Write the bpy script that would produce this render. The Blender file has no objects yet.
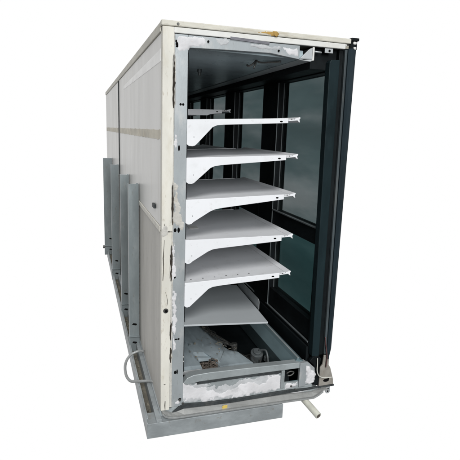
import bpy, bmesh, math, random
from mathutils import Vector, Matrix, noise

random.seed(7)
SC = bpy.context.scene
COL = SC.collection

# ------------------------------------------------------------------ camera
cam_d = bpy.data.cameras.new("camera")
cam = bpy.data.objects.new("camera", cam_d)
COL.objects.link(cam)
PITCH, YAW, ROLL, FPX = 0.2049, -0.3092, 0.0348, 473.6752
cam.location = (-0.3577, -2.191, 1.5351)
_f = Vector((-math.sin(YAW) * math.cos(PITCH), math.cos(YAW) * math.cos(PITCH), -math.sin(PITCH)))
_r = Vector((math.cos(YAW), math.sin(YAW), 0.0))
_u = _r.cross(_f)
_c, _s = math.cos(ROLL), math.sin(ROLL)
R_ = _c * _r + _s * _u
U_ = -_s * _r + _c * _u
cam.matrix_world = Matrix(((R_.x, U_.x, -_f.x, cam.location.x),
                           (R_.y, U_.y, -_f.y, cam.location.y),
                           (R_.z, U_.z, -_f.z, cam.location.z),
                           (0, 0, 0, 1)))
cam_d.sensor_width = 36.0
cam_d.lens = 36.0 * FPX / 460.0
cam_d.clip_start = 0.05
cam_d.clip_end = 200
SC.camera = cam

# ------------------------------------------------------------------ light: white surround, soft sun and an added fill lamp
w = bpy.data.worlds.new("World")
SC.world = w
w.use_nodes = True
bg = w.node_tree.nodes["Background"]
bg.inputs[0].default_value = (1, 1, 1, 1)
bg.inputs[1].default_value = 1.0
# white on the far side, deliberately dimmed behind the camera to cut frontal fill
_wt = w.node_tree
_tc = _wt.nodes.new("ShaderNodeTexCoord")
_sx = _wt.nodes.new("ShaderNodeSeparateXYZ")
_mr = _wt.nodes.new("ShaderNodeMapRange")
_mr.interpolation_type = 'SMOOTHSTEP'
_mr.inputs[1].default_value = -0.02; _mr.inputs[2].default_value = 0.42
_mr.inputs[3].default_value = 0.06; _mr.inputs[4].default_value = 1.0
_wt.links.new(_tc.outputs["Generated"], _sx.inputs[0])
_wt.links.new(_sx.outputs["Y"], _mr.inputs[0])
_wt.links.new(_mr.outputs[0], bg.inputs[1])
sd = bpy.data.lights.new("sun", 'SUN')
sd.energy = 2.3
sd.angle = math.radians(24)
sd.color = (1.0, 0.995, 0.985)
sun = bpy.data.objects.new("sun", sd)
COL.objects.link(sun)
sun.rotation_euler = Vector((0.22, 1.0, -0.92)).to_track_quat('-Z', 'Y').to_euler()
kd = bpy.data.lights.new("softbox", 'AREA')  # added fill lamp with no real source, lights the shelf tops
kd.shape = 'ELLIPSE'; kd.size = 1.8; kd.size_y = 3.4; kd.energy = 355; kd.color = (0.97, 0.99, 1.0)
key = bpy.data.objects.new("softbox", kd)
COL.objects.link(key)
key.location = (0.2, -7.0, 2.95)
key.rotation_euler = (Vector((0.5, 0.4, 1.0)) - key.location).to_track_quat('-Z', 'Y').to_euler()
SC.view_settings.view_transform = 'Standard'
SC.view_settings.look = 'None'
SC.view_settings.exposure = 0.0
SC.view_settings.gamma = 1.0
try:
    SC.cycles.max_bounces = 10
    SC.cycles.use_denoising = True
except Exception:
    pass


# ------------------------------------------------------------------ materials
def mat(name, col, rough=0.55, metal=0.0, spec=0.4, var=0.12, vscale=6.0, stretch=(1, 1, 1),
        dirt=None, dirt_amt=0.35, dscale=9.0, fine=None, fine_amt=0.3, fscale=60.0, bump=0.08, bscale=90.0,
        rvar=0.12):
    if name not in ('grey_white_deck', 'blue_grey_sheet', 'grey_liner_wall', 'teal_grey_curb', 'dark_liner', 'pale_metal_channel'):
        kk = 1.42 if 'side_paint' in name or name in ('beige_tape', 'white_tape') else 1.03
        col = tuple(c * kk for c in col)
        dirt = dirt and tuple(c * kk for c in dirt)
        fine = fine and tuple(c * kk for c in fine)
    m = bpy.data.materials.new(name)
    m.use_nodes = True
    nt = m.node_tree
    N, L = nt.nodes, nt.links
    b = N["Principled BSDF"]
    b.inputs["Roughness"].default_value = rough
    b.inputs["Metallic"].default_value = metal
    b.inputs["Specular IOR Level"].default_value = spec
    tc = N.new("ShaderNodeTexCoord")
    oi = N.new("ShaderNodeObjectInfo")
    wv = N.new("ShaderNodeMath"); wv.operation = 'MULTIPLY'; wv.inputs[1].default_value = 13.0
    L.new(oi.outputs["Random"], wv.inputs[0])
    mp = N.new("ShaderNodeMapping")
    mp.inputs["Scale"].default_value = stretch
    L.new(tc.outputs["Object"], mp.inputs["Vector"])

    def nz(scale, detail=6.0, rg=0.6, vec=None):
        n = N.new("ShaderNodeTexNoise"); n.noise_dimensions = '4D'
        n.inputs["Scale"].default_value = scale
        n.inputs["Detail"].default_value = detail
        n.inputs["Roughness"].default_value = rg
        L.new(vec or mp.outputs["Vector"], n.inputs["Vector"])
        L.new(wv.outputs[0], n.inputs["W"])
        return n

    def mix(fac, a, bb):
        x = N.new("ShaderNodeMix"); x.data_type = 'RGBA'
        if hasattr(fac, "type"): L.new(fac, x.inputs[0])
        else: x.inputs[0].default_value = fac
        for s, v in ((6, a), (7, bb)):
            if hasattr(v, "type"): L.new(v, x.inputs[s])
            else: x.inputs[s].default_value = (*v, 1)
        return x.outputs[2]

    def ramp(src, lo, hi, top=1.0):
        r = N.new("ShaderNodeMapRange")
        r.interpolation_type = 'SMOOTHSTEP'
        r.inputs[1].default_value = lo; r.inputs[2].default_value = hi
        r.inputs[3].default_value = 0.0; r.inputs[4].default_value = top
        L.new(src, r.inputs[0])
        return r.outputs[0]

    n1 = nz(vscale)
    a = tuple(c * (1 - var) for c in col)
    bb = tuple(min(1, c * (1 + var)) for c in col)
    c = mix(ramp(n1.outputs["Fac"], 0.3, 0.7), a, bb)
    if dirt:
        n2 = nz(dscale, 8.0, 0.65)
        c = mix(ramp(n2.outputs["Fac"], 0.52, 0.72, dirt_amt), c, dirt)
    if fine:
        n3 = nz(fscale, 4.0, 0.7)
        c = mix(ramp(n3.outputs["Fac"], 0.58, 0.68, fine_amt), c, fine)
    L.new(c, b.inputs["Base Color"])
    n4 = nz(vscale * 2.3, 5.0)
    rr = N.new("ShaderNodeMapRange")
    rr.inputs[3].default_value = max(0.03, rough - rvar); rr.inputs[4].default_value = min(1, rough + rvar)
    L.new(n4.outputs["Fac"], rr.inputs[0])
    L.new(rr.outputs[0], b.inputs["Roughness"])
    if bump:
        n5 = nz(bscale, 3.0)
        bp = N.new("ShaderNodeBump")
        bp.inputs["Strength"].default_value = bump
        bp.inputs["Distance"].default_value = 0.004
        L.new(n5.outputs["Fac"], bp.inputs["Height"])
        L.new(bp.outputs[0], b.inputs["Normal"])
    return m


M = {}
M['panel_up'] = mat('grey_side_paint', (0.43, 0.427, 0.412), 0.33, spec=0.4, var=0.035, vscale=2.0, stretch=(1, 1.6, .35),
                    dirt=(0.34, 0.325, 0.285), dirt_amt=.45, dscale=4.5, fine=(.22, .19, .15), fine_amt=.18, fscale=45, bump=.03)
M['panel_low'] = mat('dull_side_paint', (0.325, 0.317, 0.295), 0.55, spec=0.25, var=0.12, vscale=3.0, stretch=(1, 1.6, .4),
                     dirt=(0.15, 0.13, 0.1), dirt_amt=.5, dscale=5, fine=(.13, .12, .1), fine_amt=.3, fscale=40, bump=.05)
M['tape'] = mat('beige_tape', (0.36, 0.335, 0.27), 0.5, spec=.3, var=.2, vscale=8, stretch=(1, .5, 1), dirt=(.22, .175, .11), dirt_amt=.7, dscale=9)
M['film'] = mat('white_tape', (0.58, 0.58, 0.57), 0.35, spec=.5, var=.12, vscale=7, stretch=(1, .5, 1.5), dirt=(.42, .41, .39), dirt_amt=.7, dscale=9)
M['cream'] = mat('aged_cream_plastic', (0.60, 0.585, 0.53), 0.5, spec=.25, var=.08, vscale=7, stretch=(1.5, 1.5, .5),
                 dirt=(0.46, 0.42, 0.33), dirt_amt=.55, dscale=9, fine=(.25, .2, .13), fine_amt=.4, fscale=42, bump=.12)
M['cream_roof'] = mat('stained_cream_edge', (0.53, 0.515, 0.455), 0.55, spec=.3, var=.12, vscale=10, stretch=(.5, .5, 2),
                      dirt=(0.33, 0.28, 0.19), dirt_amt=.5, dscale=16, fine=(.2, .16, .1), fine_amt=.3, bump=.12)
M['white_strip'] = mat('white_plastic', (0.60, 0.60, 0.58), 0.45, spec=.35, var=.06, vscale=8, dirt=(.45, .42, .34), dirt_amt=.35)
M['frame'] = mat('grey_steel_frame', (0.29, 0.315, 0.327), 0.45, metal=.15, spec=.4, var=.1, vscale=6, stretch=(1.4, 1, .7),
                 dirt=(.40, .405, .40), dirt_amt=.8, dscale=10, fine=(.2, .2, .19), fine_amt=.35, fscale=70, bump=.06)
M['frame_low'] = mat('grey_sill_steel', (0.30, 0.33, 0.338), 0.42, metal=.2, spec=.4, var=.14, vscale=8,
                     dirt=(.22, .23, .23), dirt_amt=.45, dscale=13, fine=(.15, .14, .12), fine_amt=.3, bump=.08)
M['foam'] = mat('dried_foam', (0.575, 0.572, 0.585), 0.8, spec=.15, var=.12, vscale=10, dirt=(.38, .385, .39), dirt_amt=.75, dscale=11,
                fine=(.5, .47, .4), fine_amt=.3, fscale=90, bump=.18, bscale=150)
M['foam_old'] = mat('weathered_sealant', (0.46, 0.45, 0.42), 0.8, spec=.15, var=.12, vscale=25, dirt=(.33, .28, .2), dirt_amt=.5, dscale=30, bump=.5, bscale=140)
M['residue'] = mat('grey_residue', (0.42, 0.43, 0.44), 0.7, spec=.2, var=.14, vscale=22, dirt=(.34, .36, .37), dirt_amt=.8, dscale=26, bump=.3)
M['rubber'] = mat('black_rubber', (0.035, 0.04, 0.042), 0.6, spec=.25, var=.3, vscale=25, dirt=(.1, .1, .095), dirt_amt=.4, dscale=20, bump=.2)
M['crack'] = mat('dark_gap', (0.035, 0.03, 0.025), 0.9, spec=.05, var=.3, vscale=30, dirt=(.16, .13, .09), dirt_amt=.6, dscale=35, bump=.3)
M['shelf'] = mat('white_powder_coat', (0.69, 0.70, 0.72), 0.45, spec=.25, var=.03, vscale=3, dirt=(.53, .535, .54), dirt_amt=.45, dscale=5, fine=(.33, .31, .28), fine_amt=.22, fscale=30, bump=.02)
M['deck'] = mat('grey_white_deck', (0.40, 0.425, 0.44), 0.4, spec=.3, var=.04, vscale=3, dirt=(.3, .31, .31), dirt_amt=.3, dscale=6, bump=.02)
M['channel'] = mat('pale_metal_channel', (0.42, 0.44, 0.45), 0.4, metal=.2, var=.1, vscale=12, dirt=(.25, .25, .24), dirt_amt=.4)
M['post'] = mat('dark_navy_paint', (0.015, 0.024, 0.030), 0.45, spec=.12, var=.25, vscale=5, stretch=(1, 1, .4), dirt=(.03, .045, .05), dirt_amt=.35, dscale=14, bump=.04)
M['post_in'] = mat('dark_teal_frame', (0.010, 0.0185, 0.0215), 0.45, spec=.10, var=.25, vscale=5, stretch=(1, 1, .4), dirt=(.025, .045, .05), dirt_amt=.3, dscale=14, bump=.04)
M['post_edge'] = mat('worn_dark_edge', (0.05, 0.062, 0.068), 0.5, spec=.2, var=.3, vscale=12, stretch=(1, 1, .3), dirt=(.12, .12, .11), dirt_amt=.35, dscale=20)
M['black'] = mat('black_frame', (0.006, 0.008, 0.009), 0.5, spec=.12, var=.3, vscale=9, bump=.05)
M['liner'] = mat('dark_liner', (0.32, 0.385, 0.41), 0.3, spec=.35, var=.2, vscale=4, dirt=(.2, .24, .26), dirt_amt=.4, dscale=7, bump=.03)
M['liner_wall'] = mat('grey_liner_wall', (0.84, 0.85, 0.86), 0.45, spec=.3, var=.05, vscale=4)
M['glass'] = mat('dark_tinted_glass', (0.045, 0.085, 0.090), 0.22, spec=.55, var=.25, vscale=2.2, stretch=(1, .8, 2.0), dirt=(.10, .125, .125), dirt_amt=.5, dscale=3.2, bump=.01, rvar=.08)
def glass(name, tint, dark):
    m = bpy.data.materials.new(name); m.use_nodes = True
    nt = m.node_tree; N, L = nt.nodes, nt.links
    N.remove(N["Principled BSDF"])
    tc = N.new("ShaderNodeTexCoord"); mp = N.new("ShaderNodeMapping"); mp.inputs["Scale"].default_value = (1, .22, 1.15)
    L.new(tc.outputs["Object"], mp.inputs["Vector"])
    n = N.new("ShaderNodeTexNoise"); n.inputs["Scale"].default_value = 1.9; n.inputs["Detail"].default_value = 7; n.inputs["Roughness"].default_value = .62
    L.new(mp.outputs[0], n.inputs["Vector"])
    r = N.new("ShaderNodeMapRange"); r.interpolation_type = 'SMOOTHSTEP'
    r.inputs[1].default_value = .38; r.inputs[2].default_value = .62
    L.new(n.outputs["Fac"], r.inputs[0])
    x = N.new("ShaderNodeMix"); x.data_type = 'RGBA'
    x.inputs[6].default_value = (*dark, 1); x.inputs[7].default_value = (*tint, 1)
    L.new(r.outputs[0], x.inputs[0])
    t = N.new("ShaderNodeBsdfTransparent"); L.new(x.outputs[2], t.inputs[0])
    d = N.new("ShaderNodeBsdfDiffuse"); d.inputs[0].default_value = (.10, .13, .13, 1)
    m1 = N.new("ShaderNodeMixShader")
    n2 = N.new("ShaderNodeTexNoise"); n2.inputs["Scale"].default_value = 4; n2.inputs["Detail"].default_value = 8
    L.new(mp.outputs[0], n2.inputs["Vector"])
    r2 = N.new("ShaderNodeMapRange"); r2.inputs[1].default_value = .4; r2.inputs[2].default_value = .75; r2.inputs[3].default_value = .08; r2.inputs[4].default_value = .3
    L.new(n2.outputs["Fac"], r2.inputs[0]); L.new(r2.outputs[0], m1.inputs[0])
    L.new(t.outputs[0], m1.inputs[1]); L.new(d.outputs[0], m1.inputs[2])
    g = N.new("ShaderNodeBsdfGlossy"); g.inputs["Roughness"].default_value = .12; g.inputs[0].default_value = (.8, .8, .8, 1)
    fr = N.new("ShaderNodeFresnel"); fr.inputs[0].default_value = 1.25
    m2 = N.new("ShaderNodeMixShader"); gm = N.new("ShaderNodeNewGeometry"); inv = N.new("ShaderNodeMath"); inv.operation = 'SUBTRACT'; inv.inputs[0].default_value = 1.0
    L.new(gm.outputs["Backfacing"], inv.inputs[1]); mu = N.new("ShaderNodeMath"); mu.operation = 'MULTIPLY'
    L.new(inv.outputs[0], mu.inputs[0]); L.new(fr.outputs[0], mu.inputs[1]); L.new(mu.outputs[0], m2.inputs[0])
    L.new(m1.outputs[0], m2.inputs[1]); L.new(g.outputs[0], m2.inputs[2])
    L.new(m2.outputs[0], N["Material Output"].inputs["Surface"])
    return m
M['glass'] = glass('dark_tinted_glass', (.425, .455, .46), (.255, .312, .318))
M['glass_low_dim'] = glass('tinted_glass_dim_outside', (.215, .29, .292), (.135, .215, .22))  # copy for lower panes: dark ground seen outside put into the tint
M['trim'] = mat('dull_aluminium_trim', (0.16, 0.18, 0.185), 0.4, metal=.35, var=.15, vscale=10)
M['galv'] = mat('galvanised_steel', (0.215, 0.245, 0.254), 0.42, metal=.35, spec=.35, var=.13, vscale=9, stretch=(1, 1, .35),
                dirt=(.31, .335, .34), dirt_amt=.6, dscale=13, fine=(.14, .105, .075), fine_amt=.3, fscale=38, bump=.06)
M['galv_base'] = mat('weathered_galvanised', (0.285, 0.31, 0.32), 0.5, metal=.2, spec=.35, var=.2, vscale=11, stretch=(.6, .6, 1),
                     dirt=(.2, .2, .185), dirt_amt=.55, dscale=12, fine=(.16, .13, .09), fine_amt=.35, fscale=50, bump=.1)
M['grime'] = mat('brown_grime', (0.15, 0.14, 0.115), 0.85, spec=.1, var=.3, vscale=14, dirt=(.06, .05, .04), dirt_amt=.6, dscale=18, fine=(.24, .2, .13), fine_amt=.5, fscale=40, bump=.4, bscale=60)
M['cover'] = mat('blue_grey_sheet', (0.36, 0.42, 0.45), 0.42, metal=.25, spec=.4, var=.2, vscale=6, stretch=(1.2, .5, 1), dirt=(.1, .12, .13), dirt_amt=.5, dscale=8, fine=(.3, .33, .34), fine_amt=.3, bump=.06)
M['curb'] = mat('teal_grey_curb', (0.12, 0.17, 0.185), 0.45, metal=.15, spec=.35, var=.15, vscale=7, stretch=(1, .4, 1), dirt=(.2, .23, .23), dirt_amt=.4)
M['coil'] = mat('rusty_coil', (0.095, 0.08, 0.068), 0.7, metal=.2, var=.4, vscale=35, dirt=(.2, .175, .15), dirt_amt=.5, dscale=40, bump=.4)
M['steel'] = mat('grey_motor', (0.12, 0.135, 0.14), 0.45, metal=.4, var=.2, vscale=20, dirt=(.08, .08, .07), dirt_amt=.5)
M['pvc'] = mat('dirty_pvc', (0.50, 0.50, 0.44), 0.45, spec=.35, var=.1, vscale=18, dirt=(.3, .28, .22), dirt_amt=.6, dscale=22)
M['conduit'] = mat('grey_conduit', (0.27, 0.28, 0.28), 0.45, metal=.2, var=.12, vscale=22, dirt=(.2, .19, .17), dirt_amt=.4)
M['plate'] = mat('beige_bracket', (0.27, 0.255, 0.23), 0.5, metal=.15, var=.2, vscale=15, dirt=(.2, .16, .12), dirt_amt=.5, dscale=18, bump=.15)
M['bumper'] = mat('scuffed_grey_sill', (0.245, 0.25, 0.245), 0.5, metal=.15, spec=.35, var=.16, vscale=9, dirt=(.33, .34, .335), dirt_amt=.6, dscale=11, fine=(.14, .13, .11), fine_amt=.35, bump=.1)
M['hole'] = mat('black_hole', (0.006, 0.006, 0.006), 0.9, spec=.0, var=.2, vscale=20, bump=0)
M['bolt'] = mat('dark_bolt', (0.09, 0.09, 0.085), 0.5, metal=.5, var=.3, vscale=40)
M['rust'] = mat('rust_stain', (0.36, 0.23, 0.075), 0.8, spec=.1, var=.25, vscale=30, dirt=(.2, .12, .04), dirt_amt=.6, dscale=35)
M['yellow'] = mat('yellow_dab', (0.5, 0.37, 0.09), 0.7, spec=.15, var=.2, vscale=50)
M['dark_tape'] = mat('grey_tape', (0.17, 0.17, 0.19), 0.6, spec=.2, var=.2, vscale=30, dirt=(.28, .28, .28), dirt_amt=.5, dscale=30)
M['wire'] = mat('pale_wire', (0.5, 0.5, 0.46), 0.5, var=.1, vscale=30)
M['redwire'] = mat('dull_red_wire', (0.085, 0.04, 0.04), 0.5, var=.2, vscale=30)


# ------------------------------------------------------------------ mesh helpers
def box(bm, x0, x1, y0, y1, z0, z1):
    v = [bm.verts.new((x, y, z)) for x in (x0, x1) for y in (y0, y1) for z in (z0, z1)]
    for f in ((0, 1, 3, 2), (4, 6, 7, 5), (0, 4, 5, 1), (2, 3, 7, 6), (0, 2, 6, 4), (1, 5, 7, 3)):
        bm.faces.new([v[i] for i in f])


def prism(bm, pts, a0, a1, axis='y'):
    """polygon pts extruded along an axis: 'y' takes (x,z), 'x' takes (y,z), 'z' takes (x,y)"""
    def mk(p, t):
        return {'y': (p[0], t, p[1]), 'x': (t, p[0], p[1]), 'z': (p[0], p[1], t)}[axis]
    A = [bm.verts.new(mk(p, a0)) for p in pts]
    B = [bm.verts.new(mk(p, a1)) for p in pts]
    n = len(pts)
    bm.faces.new(A); bm.faces.new(B[::-1])
    for i in range(n):
        bm.faces.new((A[i], B[i], B[(i + 1) % n], A[(i + 1) % n]))


def smooth_path(P, n=6):
    P = [Vector(p) for p in P]
    out = []
    for i in range(len(P) - 1):
        p0, p1, p2, p3 = P[max(i - 1, 0)], P[i], P[i + 1], P[min(i + 2, len(P) - 1)]
        for k in range(n):
            t = k / n
            out.append(0.5 * ((2 * p1) + (p2 - p0) * t + (2 * p0 - 5 * p1 + 4 * p2 - p3) * t * t + (3 * p1 - p0 - 3 * p2 + p3) * t ** 3))
    out.append(P[-1])
    return out


def tube(bm, path, r, seg=12, caps=True):
    rings = []
    up = Vector((0.13, 0.21, 0.97))
    for i, p in enumerate(path):
        d = (path[min(i + 1, len(path) - 1)] - path[max(i - 1, 0)]).normalized()
        s = d.cross(up).normalized(); t = s.cross(d)
        rings.append([bm.verts.new(p + r * (math.cos(a) * s + math.sin(a) * t)) for a in (2 * math.pi * k / seg for k in range(seg))])
    for a, b in zip(rings, rings[1:]):
        for k in range(seg):
            bm.faces.new((a[k], a[(k + 1) % seg], b[(k + 1) % seg], b[k]))
    if caps:
        bm.faces.new(rings[0][::-1]); bm.faces.new(rings[-1])


def disc(bm, c, axis, r, h, seg=16, sx=1.0):
    c = Vector(c); a = Vector(axis).normalized()
    s = a.cross(Vector((0.01, 0.02, 1)) if abs(a.z) < .9 else Vector((1, 0, 0))).normalized(); t = s.cross(a)
    A, B = [], []
    for k in range(seg):
        q = 2 * math.pi * k / seg
        d = r * (sx * math.cos(q) * s + math.sin(q) * t)
        A.append(bm.verts.new(c + d)); B.append(bm.verts.new(c + d + a * h))
    bm.faces.new(A[::-1]); bm.faces.new(B)
    for k in range(seg):
        bm.faces.new((A[k], A[(k + 1) % seg], B[(k + 1) % seg], B[k]))


def obj(name, bm, m, parent=None, bevel=0.0015, seg=2, smooth=False, label=None, stuff=False):
    bmesh.ops.recalc_face_normals(bm, faces=bm.faces)
    me = bpy.data.meshes.new(name)
    bm.to_mesh(me); bm.free()
    o = bpy.data.objects.new(name, me)
    COL.objects.link(o)
    me.materials.append(M[m] if isinstance(m, str) else m)
    if parent: o.parent = parent
    if bevel:
        b = o.modifiers.new("bevel", 'BEVEL')
        b.width = bevel; b.segments = seg; b.limit_method = 'ANGLE'; b.angle_limit = math.radians(40)
        b.use_clamp_overlap = True
    if smooth:
        for p in me.polygons: p.use_smooth = True
    if label: o['label'] = label
    return o


def NB():
    return bmesh.new()


def obox(name, x0, x1, y0, y1, z0, z1, m, parent, bevel=0.0015, label=None):
    bm = NB(); box(bm, x0, x1, y0, y1, z0, z1)
    return obj(name, bm, m, parent, bevel, label=label)


def poly_sd(p, P):
    d = 1e9; inside = False
    n = len(P)
    for i in range(n):
        a, b = P[i], P[(i + 1) % n]
        ex, ey = b[0] - a[0], b[1] - a[1]
        wx, wy = p[0] - a[0], p[1] - a[1]
        t = max(0, min(1, (wx * ex + wy * ey) / (ex * ex + ey * ey + 1e-12)))
        d = min(d, math.hypot(wx - ex * t, wy - ey * t))
        if (a[1] > p[1]) != (b[1] > p[1]) and p[0] < (b[0] - a[0]) * (p[1] - a[1]) / (b[1] - a[1]) + a[0]:
            inside = not inside
    return d if inside else -d


def patch(name, P, y0, h, m, parent, res=0.004, rag=0.012, edge=0.008, seed=0, nscale=28, label=None, lump=0.55):
    """a crust of dried foam or sealant standing off a face that looks along -y, with a ragged outline"""
    bm = NB()
    xs = [p[0] for p in P]; zs = [p[1] for p in P]
    x0, x1, z0, z1 = min(xs) - rag, max(xs) + rag, min(zs) - rag, max(zs) + rag
    nx, nz_ = int((x1 - x0) / res) + 2, int((z1 - z0) / res) + 2
    H, V = {}, {}
    for i in range(nx):
        for j in range(nz_):
            x, z = x0 + i * res, z0 + j * res
            q = Vector((x * nscale, z * nscale, seed * 3.7))
            s = poly_sd((x, z), P) + rag * (noise.noise(q) + .5 * noise.noise(q * 2.7) + .3 * noise.noise(q * 6))
            t = max(0, min(1, s / edge))
            H[i, j] = (h * (.65 + lump * (.4 * noise.noise(q * 1.7) + .35 * abs(noise.noise(q * 4.1)))) * t ** .85) if s > 0 else 0
    for i in range(nx - 1):
        for j in range(nz_ - 1):
            k4 = ((i, j), (i + 1, j), (i + 1, j + 1), (i, j + 1))
            if max(H[k] for k in k4) <= 0: continue
            vs = []
            for k in k4:
                if k not in V:
                    hh = H[k]
                    V[k] = bm.verts.new((x0 + k[0] * res, y0 + (0.0012 if hh <= 0 else -hh), z0 + k[1] * res))
                vs.append(V[k])
            bm.faces.new(vs)
    if not bm.faces:
        bm.free(); return None
    o = obj(name, bm, m, parent, bevel=0, smooth=True, label=label)
    # surfaces look outwards (-y)
    me = o.data
    if sum(p.normal.y for p in me.polygons) > 0: me.flip_normals()
    return o


# ------------------------------------------------------------------ the refrigerated display case
L_, W_, H_ = 4.62, 0.965, 2.0
case = bpy.data.objects.new("display_refrigerator", None)
COL.objects.link(case)
case['label'] = "weathered reach-in display refrigerator with open end, white shelves and dark glass doors"
case['category'] = "display refrigerator"

SEAM = 2.40
# --- left outer skin: upper and lower sheets, two sections long
for a, b_ in ((0.028, SEAM - .003), (SEAM + .003, L_)):
    up_ = obox('side_panel', 0.0, 0.03, a, b_, 1.081, 1.952, 'panel_up', case, .002, label="pale grey upper side sheet")
    lo_ = obox('side_panel', 0.001, 0.03, a, b_, 0.112, 1.049, 'panel_low', case, .002, label="dull darker grey lower side sheet")
    bm = NB(); box(bm, -0.004, 0.028, a, b_, 1.051, 1.079)
    obj('side_trim', bm, 'cream', case, .003)
    # worn tape band on the upper sheet, in torn lengths
    cuts = ((.03, .62), (.635, 1.42), (1.44, 2.37)) if a < 1 else ((2.44, 3.3), (3.33, 4.1), (4.13, 4.58))
    for c0, c1 in cuts:
        n = int((c1 - c0) / .02)
        lo_e = [(c0 + (c1 - c0) * i / n, 1.488 + .006 * noise.noise(Vector((c0 + i * .37, 1, 0)))) for i in range(n + 1)]
        hi_e = [(c0 + (c1 - c0) * i / n + .006 * noise.noise(Vector((i * 1.3, 7, c0))), 1.532 + .005 * noise.noise(Vector((c0 + i * .41, 5, 0)))) for i in range(n + 1)]
        bm = NB(); prism(bm, lo_e + hi_e[::-1], -0.0012, 0.002, 'x')
        obj('tape_strip', bm, 'tape', up_, 0, label="worn beige tape band")
bm = NB(); prism(bm, [(0.03, 1.832), (0.6, 1.835), (1.9, 1.842), (1.93, 1.86), (1.9, 1.868), (0.9, 1.876), (0.03, 1.886)], -0.0012, 0.002, 'x')
obj('tape_strip', bm, 'film', case.children[0], 0, label="faded white tape band under the roof edge")
bm = NB(); box(bm, -0.009, 0.03, SEAM - .0028, SEAM + .0028, .112, 1.95)
obj('seam_gasket', bm, 'rubber', case, 0)

# dark clip on the side
bm = NB(); box(bm, -.012, 0.0005, .165, .225, 1.143, 1.165)
obj('side_clip', bm, 'rubber', case, .003)

# --- roof
obox('roof', 0.0, W_ - .01, 0.012, L_, 1.956, 1.972, 'cream_roof', case, .002)
bm = NB(); prism(bm, [(-.006, 1.955), (-.006, 1.993), (-.001, 1.999), (.03, 1.999), (.03, 1.974), (.006, 1.972), (.006, 1.955)], 0.022, L_)
obj('roof_trim', bm, 'cream_roof', case, .002)
bm = NB(); box(bm, -.005, W_ - .035, -0.012, 0.02, 1.9765, 2.0)
obj('roof_trim', bm, 'cream_roof', case, .004)
obox('top_gasket', 0.048, W_ - .062, -0.008, 0.012, 1.950, 1.975, 'white_strip', case, .003)
# dark gaps where the top pieces meet
obox('joint_sealant', 0.044, 0.052, -0.0095, 0.01, 1.949, 1.985, 'crack', case, 0)
obox('top_corner_cap', W_ - .036, W_ + .006, -0.016, 0.03, 1.991, 2.005, 'black', case, .002)
obox('corner_backing', W_ - .034, W_ + .001, -.006, .03, 1.952, 1.9905, 'black', case, 0)
obox('corner_plug', W_ - .022, W_ - .004, -0.012, 0.02, 1.975, 1.989, 'white_strip', case, .004)
obox('corner_plug', W_ - .02, W_ - .006, -0.016, 0.02, 1.950, 1.964, 'white_strip', case, .004)
patch('rust_stain', [(.44, 1.985), (.50, 1.982), (.535, 1.978), (.545, 1.987), (.53, 1.996), (.48, 1.992)], -.0125, .0015, 'rust', case, res=.003, rag=.004, seed=3)
bm = NB(); disc(bm, (.53, -.012, 1.986), (0, -1, 0), .011, .004)
obj('screw_head', bm, 'rust', case, .001)
bm = NB(); disc(bm, (.068, -.012, 1.987), (0, -1, 0), .006, .002)
obj('screw_head', bm, 'bolt', case, .0008)

# --- left jamb: cream gasket with a ragged inner edge, dark gap, steel jamb
def gap(z):
    g = 0.0015
    for lo, hi, wd in ((1.62, 1.87, .012), (1.08, 1.30, .013), (.80, 1.0, .015), (.50, .60, .008), (.38, .46, .006)):
        if lo < z < hi:
            g = max(g, wd * min(1, (z - lo) / .03, (hi - z) / .03))
    return g

def ragged(z0, z1, xl, xr, wob, seed):
    pts = [(xl, z0)]
    n = int((z1 - z0) / .006)
    for i in range(n + 1):
        z = z0 + (z1 - z0) * i / n
        k = noise.noise(Vector((z * 45, seed, 0))) + .6 * noise.noise(Vector((z * 130, seed, 3)))
        pts.append((xr(z) + wob * k, z))
    pts.append((xl, z1))
    return pts

bm = NB(); prism(bm, ragged(1.062, 1.974, 0.0, lambda z: .053 - gap(z) * .55, .0014, 1), -.013, .026)
obj('end_gasket', bm, 'cream', case, .0025, label="cream upper end gasket with torn inner edge")
bm = NB(); prism(bm, ragged(0.122, 1.056, 0.0, lambda z: .050 - .006 * (1 - z) - gap(z) * .55, .0018, 2), -.013, .026)
lowg = obj('end_gasket', bm, 'cream', case, .0025, label="cream lower end gasket, cracked and chipped")
# long hairline cracks, each a thin sliver of dark filler
def sliver(pts, wd, y, m='crack', parent=None, name='crack'):
    bm = NB()
    n = len(pts)
    lf, rt = [], []
    for i, (x, z) in enumerate(pts):
        t = math.sin(math.pi * (i + .35) / (n - .3)) ** .4 * (.5 + .9 * abs(noise.noise(Vector((z * 70, x * 9, 1.3)))) + .4 * noise.noise(Vector((z * 19, 2, 1))))
        lf.append((x - wd * t * .5, z)); rt.append((x + wd * t * .5, z))
    prism(bm, lf + rt[::-1], y, y + .003)
    return obj(name, bm, m, parent or case, 0)
sliver([(.013, 1.02), (.011, .98), (.008, .93), (.010, .88), (.007, .82)], .006, -.0136, parent=lowg)
sliver([(.020, .76), (.026, .74), (.031, .71), (.028, .69)], .003, -.0136, parent=lowg)
sliver([(.022, .125), (.021, .15), (.022, .175)], .007, -.0136, parent=lowg)
sliver([(.013, .27), (.019, .266), (.024, .27)], .003, -.0136, parent=lowg)
sliver([(.012, 1.06), (.013, 1.085), (.012, 1.10)], .004, -.0136)
bm = NB(); disc(bm, (.022, -.0128, .664), (0, -1, 0), .013, .0012)
obj('screw_hole', bm, 'bolt', lowg, .0005)
bm = NB(); disc(bm, (.024, -.0138, .662), (0, -1, 0), .007, .0012)
obj('screw_hole', bm, 'hole', lowg, 0)
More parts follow.
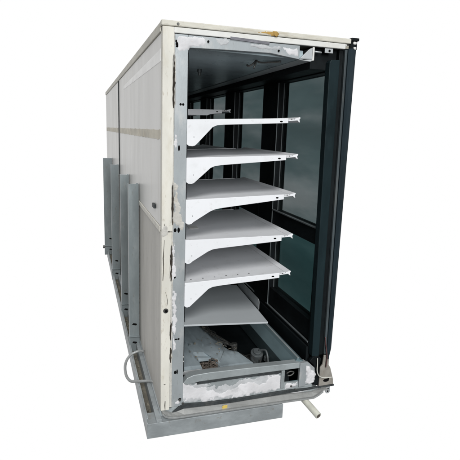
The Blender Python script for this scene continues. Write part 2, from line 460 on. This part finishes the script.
# broken cream scraps where the side trim meets the gasket
for k, P in enumerate(([(.004, 1.035), (.02, 1.04), (.03, 1.06), (.022, 1.085), (.008, 1.09), (.002, 1.06)],)):
    patch('sealant', P, -.0132, .0025, 'foam_old', case, res=.0025, rag=.008, seed=20 + k)

obox('bottom_filler', .001, .90, .0005, .05, .087, .1215, 'frame_low', case, 0)
obox('gap_filler', .040, .066, -.002, .03, .13, 1.945, 'foam_old', case, 0)
for lo, hi in ((1.63, 1.86), (1.09, 1.28), (.81, .99), (.50, .60), (.38, .46)):
    n = int((hi - lo) / .012)
    sliver([(.0535 + .0035 * noise.noise(Vector((i * .5, lo * 9, 0))) - (.004 if lo < 1.05 else 0), hi - (hi - lo) * i / n) for i in range(n + 1)], .013, -.0035)
bm = NB(); prism(bm, ragged(0.13, 1.948, .116, lambda z: .0565 + gap(z) * .35, .0016, 5), -.004, .03)
jamb = obj('jamb', bm, 'frame', case, .0015)
# holes and slots down the jamb
for x, z, rx, rz in ((.071, 1.905, .012, .010), (.062, 1.917, .004, .006), (.078, 1.918, .004, .005), (.066, 1.895, .006, .004),
                     (.097, 1.648, .0055, .0055), (.085, 1.648, .0055, .0055),
                     (.080, 1.452, .0045, .014), (.066, 1.065, .007, .010), (.083, 1.065, .006, .013), (.066, .831, .006, .007),
                     (.076, .505, .007, .004), (.089, .505, .006, .0045), (.074, .324, .006, .010), (.084, .326, .004, .014), (.10, .17, .008, .006)):
    bm = NB(); disc(bm, (x, -.0038, z), (0, -1, 0), rz, .0008, 14, rx / rz)
    obj('screw_hole', bm, 'hole', jamb, 0)
# dried sealant down the jamb
for k, (P, m) in enumerate((
        ([(.060, 1.53), (.068, 1.53), (.072, 1.47), (.066, 1.45), (.060, 1.48)], 'foam'),
        ([(.058, 1.30), (.070, 1.28), (.080, 1.20), (.095, 1.12), (.105, 1.085), (.07, 1.08), (.058, 1.10), (.062, 1.2)], 'foam_old'),
        ([(.085, 1.11), (.108, 1.10), (.11, 1.06), (.095, 1.05)], 'foam_old'),
        ([(.058, 1.02), (.066, 1.0), (.064, .90), (.072, .84), (.058, .82)], 'foam'),
        ([(.060, .77), (.075, .74), (.07, .68), (.08, .60), (.068, .52), (.074, .46), (.06, .44)], 'foam'),
        ([(.058, 1.80), (.064, 1.79), (.062, 1.74), (.057, 1.74)], 'foam_old'))):
    patch('sealant', P, -.004, .0022, m, jamb, res=.0025, rag=.011, seed=30 + k)

# --- header across the top of the opening
bm = NB(); prism(bm, [(.1165, 1.894), (.30, 1.899), (.51, 1.902), (.66, 1.885), (.66, 1.9475), (.1165, 1.9475)], -.003, .02)
head = obj('header', bm, 'frame', case, .0015)
for k, P in enumerate(([(.062, 1.94), (.12, 1.943), (.195, 1.938), (.197, 1.908), (.15, 1.902), (.125, 1.897), (.113, 1.885), (.078, 1.872), (.063, 1.885)],
                       [(.245, 1.942), (.325, 1.946), (.302, 1.918), (.268, 1.915)],
                       [(.40, 1.93), (.47, 1.935), (.56, 1.93), (.52, 1.915), (.44, 1.918)],
                       [(.575, 1.93), (.645, 1.935), (.652, 1.90), (.61, 1.905)])):
    patch('sealant', P, -.003, .0035, 'foam' if k in (0, 3) else 'residue', head, res=.003, rag=.010, seed=50 + k)
bm = NB(); prism(bm, [(.31, 1.945), (.50, 1.938), (.502, 1.948), (.42, 1.954), (.31, 1.957)], -.0088, -.002)
obj('tape_strip', bm, 'dark_tape', head, 0, label="dark grey tape strip")
for x, z in ((.207, 1.927), (.55, 1.915)):
    bm = NB(); disc(bm, (x, -.0078, z), (0, -1, 0), .005, .001)
    obj('screw_hole', bm, 'hole', head, 0)

# --- inside: liner walls, ceiling duct, far end
obox('liner_wall', .1005, .1145, .031, L_ - .05, .32, 1.953, 'liner_wall', case, 0)
bm = NB(); prism(bm, [(.115, 1.896), (.69, 1.888), (.69, 1.93), (.115, 1.93)], .0215, L_ - .06)
obj('ceiling_panel', bm, 'liner', case, .002)
obox('far_end_panel', .03, W_ - .02, L_ - .045, L_, .10, 1.955, 'liner', case, .002)
# ceiling rail: a light metal lip along the edge of the ceiling panel
bm = NB(); prism(bm, [(.665, 1.884), (.722, 1.880), (.736, 1.886), (.736, 1.944), (.727, 1.944), (.727, 1.892), (.69, 1.8865), (.665, 1.887)], .003, L_ - .06)
rail = obj('ceiling_rail', bm, 'channel', case, .0012)
bm = NB(); prism(bm, [(.664, 1.889), (.728, 1.892), (.728, 1.943), (.715, 1.938)], -.001, .012)
obj('rail_end', bm, 'channel', rail, .001)
bm = NB(); prism(bm, [(.7285, 1.884), (.738, 1.886), (.738, 1.946), (.7285, 1.946)], -.004, .03)
obj('rail_end', bm, 'white_strip', rail, .001)
tb = NB(); tube(tb, [Vector((.738, .002, 1.928)), Vector((.778, .002, 1.926))], .004)
obj('pin', tb, 'channel', case, 0, smooth=True)
bm = NB(); box(bm, .795, .838, -.002, .004, 1.926, 1.948)
brk = obj('bracket', bm, 'channel', case, .001)
bm = NB(); disc(bm, (.819, -.0022, 1.936), (0, -1, 0), .006, .001)
obj('screw_hole', bm, 'hole', brk, 0)
# ceiling fittings: two lamp holders and a wire clip hanging under the ceiling panel
for x, y in ((.20, .75), (.34, .70)):
    bm = NB(); disc(bm, (x, y, 1.893), (0, 0, -1), .014, .018)
    disc(bm, (x, y, 1.876), (0, 0, -1), .009, .02)
    obj('ceiling_fitting', bm, 'steel', case, .002)
tb = NB()
for P in ([(.50, .16, 1.888), (.487, .17, 1.872), (.47, .18, 1.862), (.462, .19, 1.868)], [(.50, .16, 1.888), (.492, .15, 1.866), (.484, .15, 1.848)],
          [(.50, .16, 1.887), (.52, .15, 1.879), (.56, .13, 1.880), (.61, .10, 1.884)]):
    tube(tb, smooth_path(P, 5), .005, 8)
obj('ceiling_wire', tb, 'bolt', case, 0, smooth=True)

# --- glass doors along the right side
obox('door_header', .742, .93, .045, L_ - .05, 1.852, 1.953, 'black', case, .002)
obox('kick_panel', .84, .955, .055, L_ - .05, .10, .352, 'black', case, .002)
PITCH_D = 0.90
N_D = 5
for k in range(N_D):
    y0 = -.06 + PITCH_D * k if k else .052
    oy0, oy1 = .05 + PITCH_D * k, .685 + PITCH_D * k
    y1 = oy1 + .25 if k < N_D - 1 else L_ - .05
    y0 = max(y0, .052)
    if k: y0 = .05 + PITCH_D * k - .013
    y1 = (.05 + PITCH_D * (k + 1) - .017) if k < N_D - 1 else L_ - .052
    a = max(oy0, y0 + .012)
    bm = NB()
    X0, X1 = .85, .925
    box(bm, X0, X1, y0, y1, 1.846, 1.8505)
    box(bm, X0, X1, y0, y1, .356, .372)
    box(bm, X0 + .001, X1 - .001, oy1, y1, .372, 1.846)
    box(bm, X0 + .001, X1 - .001, y0, a, .372, 1.846)
    box(bm, X0 + .006, X1 - .001, a, oy1, .945, 1.035)
    box(bm, X0 + .012, X1 - .001, a, oy1, .372, .50)
    d = obj('door', bm, 'black', case, .0015)
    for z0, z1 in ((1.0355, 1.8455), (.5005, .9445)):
        p = obox('pane', X0 + .042, X0 + .060, a + .0005, oy1 - .0005, z0, z1, 'glass' if z0 > 1 else 'glass_low_dim', d, .0008)
    bm = NB(); box(bm, X0 + .0345, X0 + .0405, oy1 - .008, oy1 - .0005, .376, 1.845); box(bm, X0 - .002, X0 + .003, oy1 - .004, oy1 + .002, .376, 1.845)
    obj('door_trim', bm, 'trim', d, .001)
    bm = NB(); box(bm, X0 - .003, X0 + .010, a + .001, oy1 - .0005, 1.0355, 1.043)
    obj('door_trim', bm, 'trim', d, .001)
    bm = NB(); box(bm, X0 - .002, X0 + .008, a + .001, oy1 + .03, .3725, .380)
    obj('door_trim', bm, 'trim', d, .001)
    tb = NB(); tube(tb, smooth_path([(X1, y1 - .06, 1.0), (X1 + .045, y1 - .06, 1.03), (X1 + .05, y1 - .06, 1.2), (X1 + .045, y1 - .06, 1.37), (X1, y1 - .06, 1.4)], 5), .011, 10)
    obj('handle', tb, 'trim', d, 0, smooth=True)

# --- right end post: inner frame, recess, outer rounded cover
bm = NB(); prism(bm, [(.828, 1.885), (.838, 1.898), (.884, 1.90), (.8945, .315), (.852, .315)], .004, .05)
obj('end_post', bm, 'post_in', case, .003, label="inner dark teal door post")
bm = NB(); prism(bm, [(.8845, 1.949), (.912, 1.949), (.930, .315), (.8952, .315)], .016, .05)
obj('end_post', bm, 'black', case, .002, label="recessed black strip of the end post")
bm = NB(); prism(bm, [(.905, 1.949), (.918, 1.949), (.936, .325), (.922, .325)], -.004, .0155)
obj('post_edge', bm, 'post_edge', case, .003)
bm = NB()
prof = [(.919, .015), (.921, -.006), (.932, -.014), (.950, -.015), (.962, -.008), (.967, .006), (.967, .055), (.919, .055)]
A = [bm.verts.new((x, y, 1.955)) for x, y in prof]
B = [bm.verts.new((x + .0175 * (1 if x < .94 else .0), y, .36)) for x, y in prof]
Cc = [bm.verts.new((x + .0175 * (1 if x < .94 else -.6), y, .30)) for x, y in prof]
bm.faces.new(A); bm.faces.new(Cc[::-1])
for i in range(len(prof)):
    j = (i + 1) % len(prof)
    bm.faces.new((A[i], B[i], B[j], A[j])); bm.faces.new((B[i], Cc[i], Cc[j], B[j]))
obj('end_post', bm, 'post', case, .003, label="outer dark navy rounded post cover")
tb = NB(); tube(tb, smooth_path([(.922, -.004, .43), (.924, -.008, .40), (.927, -.012, .37), (.936, -.016, .31), (.934, -.014, .25)], 6), .003, 8)
obj('wire', tb, 'redwire', case, 0, smooth=True)

# --- shelves
SX0, SX1, SD = .1165, .685, .81
def shelf(zl, zr, br, tip, zb_right, y0=0.0, y1=SD, holes=False, bump_top=0.0):
    zz = lambda x: zl + (zr - zl) * (x - SX0) / (SX1 - SX0)
    bm = NB()
    t = .004
    prism(bm, [(SX0 + .001, zz(SX0) - .001), (.655, zz(.655) - .001), (.655, zz(.655) - t), (SX0 + .001, zz(SX0) - t)], y0 + .004, y1)
    s = obj('shelf', bm, 'shelf', case, .001)
    # front bracket: skirt with a gusset that drops at the wall
    def br_mesh(ya, yb):
        bm = NB()
        bx, bz = br
        pts = [(SX0, zz(SX0) + .0012), (.622, zz(.622) + .0012), (.622, zb_right), (bx + .05, bz + (zb_right - bz) * .05 / (.622 - bx)), (bx + .015, bz - .001), (bx - .006, bz - .010)]
        tx, tz = tip
        pts += [(tx + .016, tz + .012), (tx + .006, tz + .003), (tx - .006, tz), (SX0 + .010, tz + .001), (SX0, tz + .008)]
        prism(bm, pts, ya, yb)
        return bm
    obj('bracket', br_mesh(y0 - .003, y0 + .0035), 'shelf', s, .0015)
    obj('bracket', br_mesh(y1 + .0005, y1 + .005), 'shelf', s, .0015)
    # price channel along the free edge
    ze = zz(.66)
    prof = [(.6565, zz(.6565) - .0008), (.672, zz(.672) + .003), (.684, zz(.684) + .006), (.688, zz(.688) + .002), (.682, zz(.68) - .006), (.686, zz(.684) - .020),
            (.680, zz(.68) - .018), (.672, zz(.672) - .010), (.624, zz(.624) - .012), (.6225, zz(.624) - .0055), (.6565, zz(.6565) - .0055)]
    bm = NB(); prism(bm, prof, y0 - .001, y1 + .004)
    ch = obj('price_channel', bm, 'shelf', s, .001)
    bm = NB(); disc(bm, (.585, y0 - .0028, zz(.585) - .014), (0, -1, 0), .004, .0007, 14, 1.9)
    obj('slot', bm, 'hole', s, 0)
    bm = NB(); disc(bm, (.64, y0 - .0008, zz(.64) - .004), (0, -1, 0), .0025, .0007, 10, 1.6)
    obj('slot', bm, 'bolt', s, 0)
    bm = NB(); disc(bm, (.150, y0 - .0028, zz(.15) - (zl - tip[1]) * .66), (0, -1, 0), .0022, .0006, 10)
    obj('slot', bm, 'bolt', s, 0)
    if holes:
        for i in range(6):
            x = .16 + i * .062
            bm = NB(); disc(bm, (x, y0 + .05, zz(x) - .0012), (0, 0, 1), .0045, .0007, 12)
            obj('slot', bm, 'bolt', s, 0)
    return s

shelf(1.582, 1.610, (.245, 1.562), (.150, 1.462), 1.585)
shelf(1.407, 1.431, (.240, 1.372), (.147, 1.286), 1.405)
shelf(1.209, 1.235, (.243, 1.162), (.140, 1.090), 1.208)
shelf(1.012, 1.022, (.238, .962), (.138, .893), .992)
shelf(.795, .822, (.245, .768), (.138, .668), .793, holes=True)
far_ = shelf(1.672, 1.686, (.52, 1.652), (.26, 1.625), 1.660, y0=1.16, y1=1.95)
shelf(1.395, 1.41, (.24, 1.37), (.15, 1.28), 1.385, y0=1.16, y1=1.95)
# a pale sticker left on the fourth shelf
sh4 = [o for o in case.children if o.name.startswith('shelf')][3]
bm = NB(); prism(bm, [(.195, .26), (.245, .255), (.25, .335), (.20, .345)], 1.0128, 1.0144, 'z')
obj('sticker', bm, 'white_strip', sh4, 0)
# plain bottom deck
bm = NB(); v = []
for (x, y, z) in ((.1165, -.002, .577), (.572, -.002, .551), (.582, .18, .551), (.60, .62, .551), (.1165, .62, .577)):
    v.append((x, y, z))
A = [bm.verts.new(p) for p in v]; B = [bm.verts.new((p[0], p[1], p[2] - .009)) for p in v]
bm.faces.new(A); bm.faces.new(B[::-1])
for i in range(5):
    bm.faces.new((A[i], B[i], B[(i + 1) % 5], A[(i + 1) % 5]))
bot = obj('shelf', bm, 'deck', case, .0015, label="plain grey bottom deck without a skirt")
bm = NB(); prism(bm, [(.19, .545), (.62, .545), (.62, .60), (.20, .605), (.19, .590)], .5835, .5865, 'x')
lip = obj('shelf_lip', bm, 'channel', bot, .001)
lip.rotation_euler = (0, 0, -.04); lip.location = (.0, .023, 0)
# slotted upright behind the jamb
bm = NB(); box(bm, .1165, .128, .035, .06, .30, 1.88)
upr = obj('shelf_upright', bm, 'black', case, .001)
for z in (.36, .385):
    bm = NB(); disc(bm, (.1235, .0345, z), (0, -1, 0), .0035, .001)
    obj('slot', bm, 'white_strip', upr, 0)

# --- lower compartment
obox('base_pan', .09, .84, .035, L_ - .05, .115, .14, 'black', case, 0)
bm = NB()
nx, ny = 40, 24
def cov(i, j):
    u, v_ = i / nx, j / ny
    yf = .075 if u < .30 else (.165 if u < .52 else .060)
    y = yf + v_ * (.86 - yf)
    xr = .535 - .12 * min(1, v_ / .22) if False else .545 - .16 * min(1.0, (y - .05) / .5)
    if .24 < y < .34: xr -= .035
    x = .128 + u * (xr - .128)
    z = .286 + .008 * math.sin(u * 9.0) * (0.4 + .6 * v_) + (.010 if .30 < u < .60 and v_ > .12 else 0) - .012 * u + .02 * v_
    if j == 0: z -= .012
    return (x, y, z)
G = [[bm.verts.new(cov(i, j)) for j in range(ny + 1)] for i in range(nx + 1)]
for i in range(nx):
    for j in range(ny):
        bm.faces.new((G[i][j], G[i + 1][j], G[i + 1][j + 1], G[i][j + 1]))
cover = obj('evaporator_cover', bm, 'cover', case, 0)
sm = cover.modifiers.new('solid', 'SOLIDIFY'); sm.thickness = .003
obox('cover_flange', .130, .235, .070, .074, .262, .284, 'channel', cover, .001)
obox('cover_flange', .236, .345, .163, .167, .225, .277, 'black', cover, .001)
obox('cover_flange', .345, .53, .056, .060, .20, .272, 'cover', cover, .001)
bm = NB(); prism(bm, [(.35, .30), (.372, .352), (.375, .36), (.371, .362), (.355, .315)], .115, .119)
obj('cover_tab', bm, 'steel', cover, .001)
# the coil end and its tangle of return bends
random.seed(11)
tb = NB()
for i in range(22):
    x = .255 + random.random() * .065; y = .085 + random.random() * .06; z = .262 + random.random() * .022
    r = .008 + random.random() * .012
    P = [(x + r * math.cos(a) * 1.4, y + .015 * math.sin(a * 2 + i), z + r * math.sin(a)) for a in [i + q * .7 for q in range(9)]]
    tube(tb, smooth_path(P, 3), .0035, 8)
obj('evaporator_coil', tb, 'coil', case, 0, smooth=True)
for (x, y, z) in ((.262, .085, .272), (.29, .082, .276), (.312, .09, .27)):
    bm = NB(); disc(bm, (x, y, z), (0, -1, 0), .013, .012)
    obj('coil_cap', bm, 'coil', case, .003)
random.seed(5)
bm = NB()
for i in range(70):
    t = random.random()
    x, y = .40 + .03 * random.gauss(0, 1) + .05 * (1 - t), .22 + t * .42
    if i >= 45: x, y = .18 + random.random() * .28, .12 + random.random() * .3
    xr = .545 - .16 * min(1.0, (y - .05) / .5) - (.035 if .24 < y < .34 else 0)
    x = xr - .012 - abs(random.gauss(0, .016)) if i < 45 else min(x, xr - .02)
    z = .300 + .02 * (y - .06) / .8
    m4 = Matrix.Translation((x, y, z)) @ Matrix.Rotation(random.random() * 6.3, 4, Vector((random.random(), random.random(), random.random() + .2)).normalized())
    bmesh.ops.create_cube(bm, size=.004 + .008 * random.random(), matrix=m4 @ Matrix.Diagonal((1, .3 + random.random() * .5, .15 + random.random() * .3, 1)))
for vv in bm.verts: vv.co += Vector((random.uniform(-.003, .003), random.uniform(-.003, .003), random.uniform(-.002, .002)))
db = obj('debris', bm, 'grime', case, .0008)
db['kind'] = 'stuff'
tb = NB()
for i in range(6):
    ph = i * 1.7
    P = [(.545 - .16 * min(1.0, (y - .05) / .5) - .02 + .018 * math.sin(ph + y * 23) - .004 * i, y, .302 + .006 * math.sin(ph * 2 + y * 31) + .02 * y) for y in (.20 + .02 * i, .28, .36, .44, .52, .60)]
    tube(tb, smooth_path(P, 5), .0028 + .001 * (i % 2), 8)
obj('wire', tb, 'bolt', case, 0, smooth=True)
# trench: fan motor, hose, wires
bm = NB(); disc(bm, (.655, .36, .15), (0, -.35, 1), .040, .055, 24)
disc(bm, (.655, .341, .203), (0, -.35, 1), .026, .012, 20)
obj('fan_motor', bm, 'steel', case, .004)
tb = NB(); tube(tb, smooth_path([(.665, .34, .215), (.69, .29, .235), (.69, .25, .20), (.675, .2, .17), (.64, .1, .16)], 6), .006, 10)
tube(tb, smooth_path([(.63, .36, .17), (.60, .28, .19), (.61, .2, .185), (.64, .10, .16)], 6), .009, 10)
obj('hose', tb, 'steel', case, 0, smooth=True)
bm = NB(); disc(bm, (.53, .42, .16), (0, 0, 1), .02, .08, 16)
obj('drain_cup', bm, 'bolt', case, .003)
tb = NB()
for i in range(7):
    x = .52 + i * .02
    tube(tb, smooth_path([(x, .45 + .05 * math.sin(i), .15), (x + .02, .33, .17 + .02 * math.sin(i * 2.1)), (x + .01, .2, .155), (x + .03, .08, .16)], 5), .0035, 8)
obj('wire', tb, 'bolt', case, 0, smooth=True)
bm = NB(); disc(bm, (.70, .30, .165), (0, -.3, 1), .016, .03, 16)
obj('drain_cup', bm, 'steel', case, .003)
# sloping curb along the door side
bm = NB(); prism(bm, [(.725, .145), (.712, .255), (.758, .298), (.766, .312), (.777, .312), (.782, .300), (.806, .292), (.812, .270), (.812, .145)], .010, L_ - .06)
curb = obj('curb', bm, 'curb', case, .002)
bm = NB(); prism(bm, [(.7665, .3125), (.7765, .3125), (.7765, .3155), (.7665, .3155)], .012, L_ - .07)
obj('curb_edge', bm, 'frame_low', curb, .001)

# --- sill across the bottom of the opening
bm = NB(); prism(bm, [(.0575, .115), (.80, .085), (.862, .10), (.862, .15), (.815, .1445), (.775, .176), (.684, .180), (.684, .2415), (.20, .2405), (.116, .262), (.0575, .30)], .0, .03)
sill = obj('sill', bm, 'frame_low', case, .0015)
bm = NB(); prism(bm, [(.1168, .262), (.135, .287), (.17, .300), (.26, .304), (.43, .303), (.60, .300), (.772, .297), (.772, .2635), (.43, .262), (.20, .259), (.16, .252), (.13, .250)], -.012, .034)
obj('sill_cap', bm, 'frame_low', sill, .003)
bm = NB(); prism(bm, [(.19, .241), (.26, .243), (.43, .246), (.60, .244), (.645, .242), (.660, .250), (.655, .258), (.60, .262), (.43, .261), (.26, .258), (.20, .2575)], -.008, -.0005)
obj('sill_gasket', bm, 'rubber', sill, .0015)
bm = NB(); prism(bm, [(.055, .096), (.062, .092), (.085, .104), (.12, .116), (.237, .1125), (.375, .109), (.49, .112), (.607, .114), (.727, .118), (.82, .119), (.90, .124),
                      (.90, .134), (.82, .131), (.727, .137), (.607, .135), (.49, .1315), (.375, .1305), (.237, .1335), (.118, .141), (.095, .130), (.07, .110)], -.010, -.0005)
obj('sill_gasket', bm, 'rubber', sill, .002)
patch('foam_residue', [(.062, .252), (.10, .256), (.15, .245), (.207, .224), (.25, .201), (.29, .186), (.346, .182), (.40, .190), (.43, .212), (.51, .212), (.556, .198), (.575, .20),
                       (.59, .236), (.648, .243), (.672, .20), (.67, .155), (.61, .142), (.49, .138), (.375, .137), (.24, .141), (.16, .146), (.125, .150), (.11, .170), (.07, .185), (.10, .20), (.066, .215)],
      -.0005, .0026, 'foam', sill, res=.003, rag=.020, edge=.012, seed=61, lump=.35)
patch('foam_residue', [(.06, .262), (.16, .243), (.24, .225), (.33, .205), (.40, .215), (.44, .232), (.52, .232), (.60, .243), (.655, .243), (.672, .16), (.61, .137), (.24, .138), (.12, .148), (.064, .16)],
      -.0001, .0018, 'residue', sill, res=.004, rag=.022, edge=.010, seed=91)
patch('foam_residue', [(.067, .165), (.105, .168), (.11, .148), (.09, .135), (.068, .14)], -.0005, .006, 'foam', sill, res=.003, rag=.008, seed=62)
patch('foam_residue', [(.70, .168), (.765, .17), (.77, .145), (.70, .143)], -.0005, .006, 'foam', sill, res=.003, rag=.008, seed=65)
patch('foam_residue', [(.735, .11), (.80, .107), (.85, .112), (.84, .118), (.74, .117)], -.0005, .004, 'foam', sill, res=.003, rag=.005, seed=66)
for x, z in ((.098, .168), (.115, .148), (.728, .160), (.755, .137)):
    bm = NB(); disc(bm, (x, -.012, z), (0, -1, 0), .006, .002)
    obj('screw_head', bm, 'bolt', sill, .0006)
# right: small uprights framing an open box
obox('sill_stud', .6635, .683, -.014, .02, .158, .2615, 'frame_low', case, .0015)
obox('sill_stud', .775, .8145, -.010, .03, .147, .292, 'frame', case, .002)
obox('junction_box', .684, .775, .010, .034, .18, .2625, 'black', case, 0)
tb = NB(); tube(tb, smooth_path([(.70, .0, .235), (.72, -.006, .248), (.74, -.008, .240), (.725, -.008, .226), (.705, -.004, .222)], 6), .004, 8)
obj('wire', tb, 'bolt', case, 0, smooth=True)
bm = NB(); prism(bm, [(.815, .29), (.835, .281), (.874, .244), (.8775, .155), (.82, .147), (.815, .16)], .004, .02)
cp_ = obj('corner_backing', bm, 'frame', case, .001)
patch('foam_residue', [(.818, .262), (.835, .258), (.852, .236), (.874, .228), (.874, .155), (.820, .15), (.824, .19)], .004, .010, 'foam', cp_, res=.003, rag=.010, seed=63)
bm = NB(); prism(bm, [(.842, .285), (.862, .312), (.892, .315), (.915, .29), (.902, .25), (.906, .20), (.905, .133), (.878, .136), (.8785, .24), (.868, .26)], .008, .03)
obj('seal_block', bm, 'black', case, .003)
bm = NB()
P = [(.905, .130), (.9055, .246), (.918, .262), (.923, .318), (.955, .318), (.958, .256), (.970, .238), (.982, .200), (.993, .165), (.997, .133)]
prism(bm, P, -.004, .006)
cpl = obj('corner_plate', bm, 'plate', case, .002)
bm = NB(); prism(bm, [(.90, .122), (.999, .124), (1.0, .132), (.90, .131)], -.010, .008)
obj('corner_seal', bm, 'rubber', cpl, .001)
bm = NB(); disc(bm, (.948, -.0042, .163), (0, -1, 0), .010, .001, 18, 1.9)
obj('slot', bm, 'hole', cpl, 0)
bm = NB(); disc(bm, (.962, -.0042, .172), (0, -1, 0), .004, .001, 12, 1.5)
obj('slot', bm, 'hole', cpl, 0)
tb = NB(); tube(tb, smooth_path([(.884, -.002, .305), (.884, -.006, .27), (.882, -.012, .235), (.893, -.012, .205), (.918, -.008, .186), (.950, -.007, .180), (.982, -.006, .178)], 6), .0028, 8)
obj('wire', tb, 'wire', case, 0, smooth=True)
bm = NB(); prism(bm, [(.947, .118), (.978, .121), (.980, .088), (.973, .078), (.960, .077), (.950, .086)], -.004, .004)
tab = obj('hanger_tab', bm, 'channel', case, .002)
for z in (.108, .092):
    bm = NB(); disc(bm, (.965, -.0042, z), (0, -1, 0), .005, .001, 12)
    obj('slot', bm, 'hole', tab, 0)

# --- bumper bar that wraps the foot of the end
def ribbon(center, th, y0, y1, m, name, parent, bevel=.003):
    bm = NB()
    up_, dn = [], []
    n = len(center)
    for i, p in enumerate(center):
        a, b_ = center[max(i - 1, 0)], center[min(i + 1, n - 1)]
        dx, dz = b_[0] - a[0], b_[1] - a[1]
        l = math.hypot(dx, dz)
        up_.append((p[0] - dz / l * th, p[1] + dx / l * th)); dn.append((p[0] + dz / l * th, p[1] - dx / l * th))
    prism(bm, up_ + dn[::-1], y0, y1)
    return obj(name, bm, m, parent, bevel)
bm = NB()
rows = []
for x, zt, zb in ((.004, .122, .114), (.016, .119, .103), (.035, .110, .094), (.055, .101, .089), (.085, .106, .087), (.12, .115, .0865), (.237, .1115, .086), (.375, .1085, .086), (.49, .111, .0855), (.607, .113, .085), (.727, .112, .084),
                  (.80, .108, .083), (.858, .106, .083), (.885, .112, .096), (.918, .126, .119), (.945, .1265, .121)):
    rows.append([bm.verts.new(p) for p in ((x, -.001, zt), (x, -.010, zt - .001), (x, -.030, zb + .007), (x, -.037, zb + .006), (x, -.037, zb), (x, -.001, zb - .001))])
for A, B in zip(rows, rows[1:]):
    for i in range(6):
        bm.faces.new((A[i], A[(i + 1) % 6], B[(i + 1) % 6], B[i]))
bm.faces.new(rows[0]); bm.faces.new(rows[-1][::-1])
bar = obj('bumper_bar', bm, 'bumper', case, .001)
ribbon([(.008, .118), (.018, .105), (.036, .096), (.06, .0905), (.10, .0885), (.30, .0885), (.72, .0865), (.80, .0855), (.858, .0855), (.888, .099), (.915, .118)], .0042, -.043, -.033, 'conduit', 'bumper_edge', bar, .001)
patch('paint_dab', [(.325, .094), (.35, .093), (.352, .108), (.33, .109)], -.0285, .0015, 'yellow', bar, res=.0025, rag=.004, edge=.004, seed=70)

# --- galvanised base: front beam and left rail
bm = NB(); box(bm, -.0744, .667, -.0512, -.047, 0.0, .083); box(bm, -.0744, .667, -.047, .05, .077, .081)
beam = obj('base_beam', bm, 'galv_base', case, .0015)
obox('base_beam', .08, .667, .20, .25, 0.0, .085, 'galv_base', case, .0015, label="inner cross beam of the base")
obox('base_beam', .08, .667, 4.3, 4.36, 0.0, .085, 'galv_base', case, .0015, label="far cross beam of the base")
bm = NB(); box(bm, -.0744, -.0700, -.0465, 3.56, 0.0, .086); box(bm, -.0700, -.062, .0, 3.55, .080, .0845)
rail_ = obj('base_rail', bm, 'galv_base', case, .001)
obox('rail_floor', -.0695, -.028, .051, 3.55, .028, .036, 'grime', rail_, 0)
obox('rail_cap', -.0268, .0, -.0465, .0505, .0812, .0966, 'galv_base', rail_, .001)
bm = NB(); box(bm, -.027, -.0225, .051, L_ - .05, .0, .097); box(bm, -.0225, .07, .051, L_ - .05, .092, .0965)
obj('base_rail', bm, 'galv_base', case, .001, label="inner upright of the base rail against the side sheet")
obox('base_rail', .64, .667, .06, L_ - .06, 0.0, .085, 'galv_base', case, .001, label="hidden far side rail of the base")
random.seed(3)
for i in range(26):
    y = .08 + i * .055 + random.random() * .02
    bm = NB(); bmesh.ops.create_icosphere(bm, subdivisions=1, radius=.006 + .006 * random.random(), matrix=Matrix.Translation((-.06 + random.random() * .028, y, .038)))
    for vv in bm.verts: vv.co += Vector((random.uniform(-.002, .002), random.uniform(-.006, .006), random.uniform(-.003, .002)))
    if i == 0: deb = bm
    else:
        me_ = bpy.data.meshes.new('t'); bm.to_mesh(me_); deb.from_mesh(me_); bm.free(); bpy.data.meshes.remove(me_)
o = obj('debris', deb, 'grime', rail_, 0)
o['kind'] = 'stuff'
# bead of sealant between rail and side sheet
obox('side_sill', -.004, .02, .001, L_ - .05, .0815, .1115, 'galv_base', case, .003)

# --- galvanised posts standing in the rail against the side
def post(y, x0=-.0695):
    bm = NB()
    x1, z0, z1, t, dp = -.004, .037, 1.187, .0035, .045
    prism(bm, [(x0, y + dp), (x0, y), (x1, y), (x1, y + dp), (x1 - .012, y + dp), (x1 - .012, y + dp - t), (x1 - t, y + dp - t), (x1 - t, y + t), (x0 + t, y + t), (x0 + t, y + dp)], z0, z1, 'z')
    p = obj('support_post', bm, 'galv', case, .0012)
    # clamp plate at the foot
    bm = NB(); box(bm, x0 - .003, x1 + .001, y - .0055, y - .0003, .038, .150); box(bm, x0 - .003, x1 + .001, y - .016, y - .0055, .146, .150)
    f = obj('foot_plate', bm, 'galv', p, .001)
    for z in (.105, .235):
        bm = NB(); prism(bm, [(-.053, z - .004), (-.028, z - .011), (-.020, z - .008), (-.024, z + .002), (-.045, z + .006)], y - (.0075 if z < .15 else .002), y - (.005 if z < .15 else -.001))
        obj('slot', bm, 'hole', f if z < .15 else p, 0)
    return p
ps = [post(.87), post(1.50), post(2.50, -.078), post(3.50, -.103)]
bm = NB(); disc(bm, (-.103, 3.52, .13), (-1, 0, 0), .018, .02, 8)
obj('bolt', bm, 'bolt', ps[3], .002)
bm = NB(); disc(bm, (-.0695, 2.52, .11), (-1, 0, 0), .012, .012, 8)
obj('bolt', bm, 'bolt', ps[2], .002)

# --- flexible conduit looping out of the rail
tb = NB(); tube(tb, smooth_path([(-.006, .62, .150), (-.04, .64, .145), (-.09, .63, .128), (-.125, .57, .105), (-.132, .47, .088), (-.115, .40, .082), (-.085, .37, .090), (-.05, .345, .10), (-.012, .31, .115), (.006, .29, .12)], 6), .0082, 12)
obj('conduit', tb, 'conduit', case, 0, smooth=True)

# --- drain pipe stub under the right corner
tb = NB()
a, b_ = Vector((.80, .02, .080)), Vector((.842, -.135, .035))
d = (b_ - a).normalized()
tube(tb, [a, a + (b_ - a) * .5, b_], .0185, 20, caps=True)
pipe = obj('drain_pipe', tb, 'pvc', case, .002, smooth=False)
for p in pipe.data.polygons:
    if len(p.vertices) == 4: p.use_smooth = True
bm = NB(); disc(bm, b_ - d * .0005, d, .0125, .0016, 18)
obj('pipe_bore', bm, 'coil', pipe, 0)
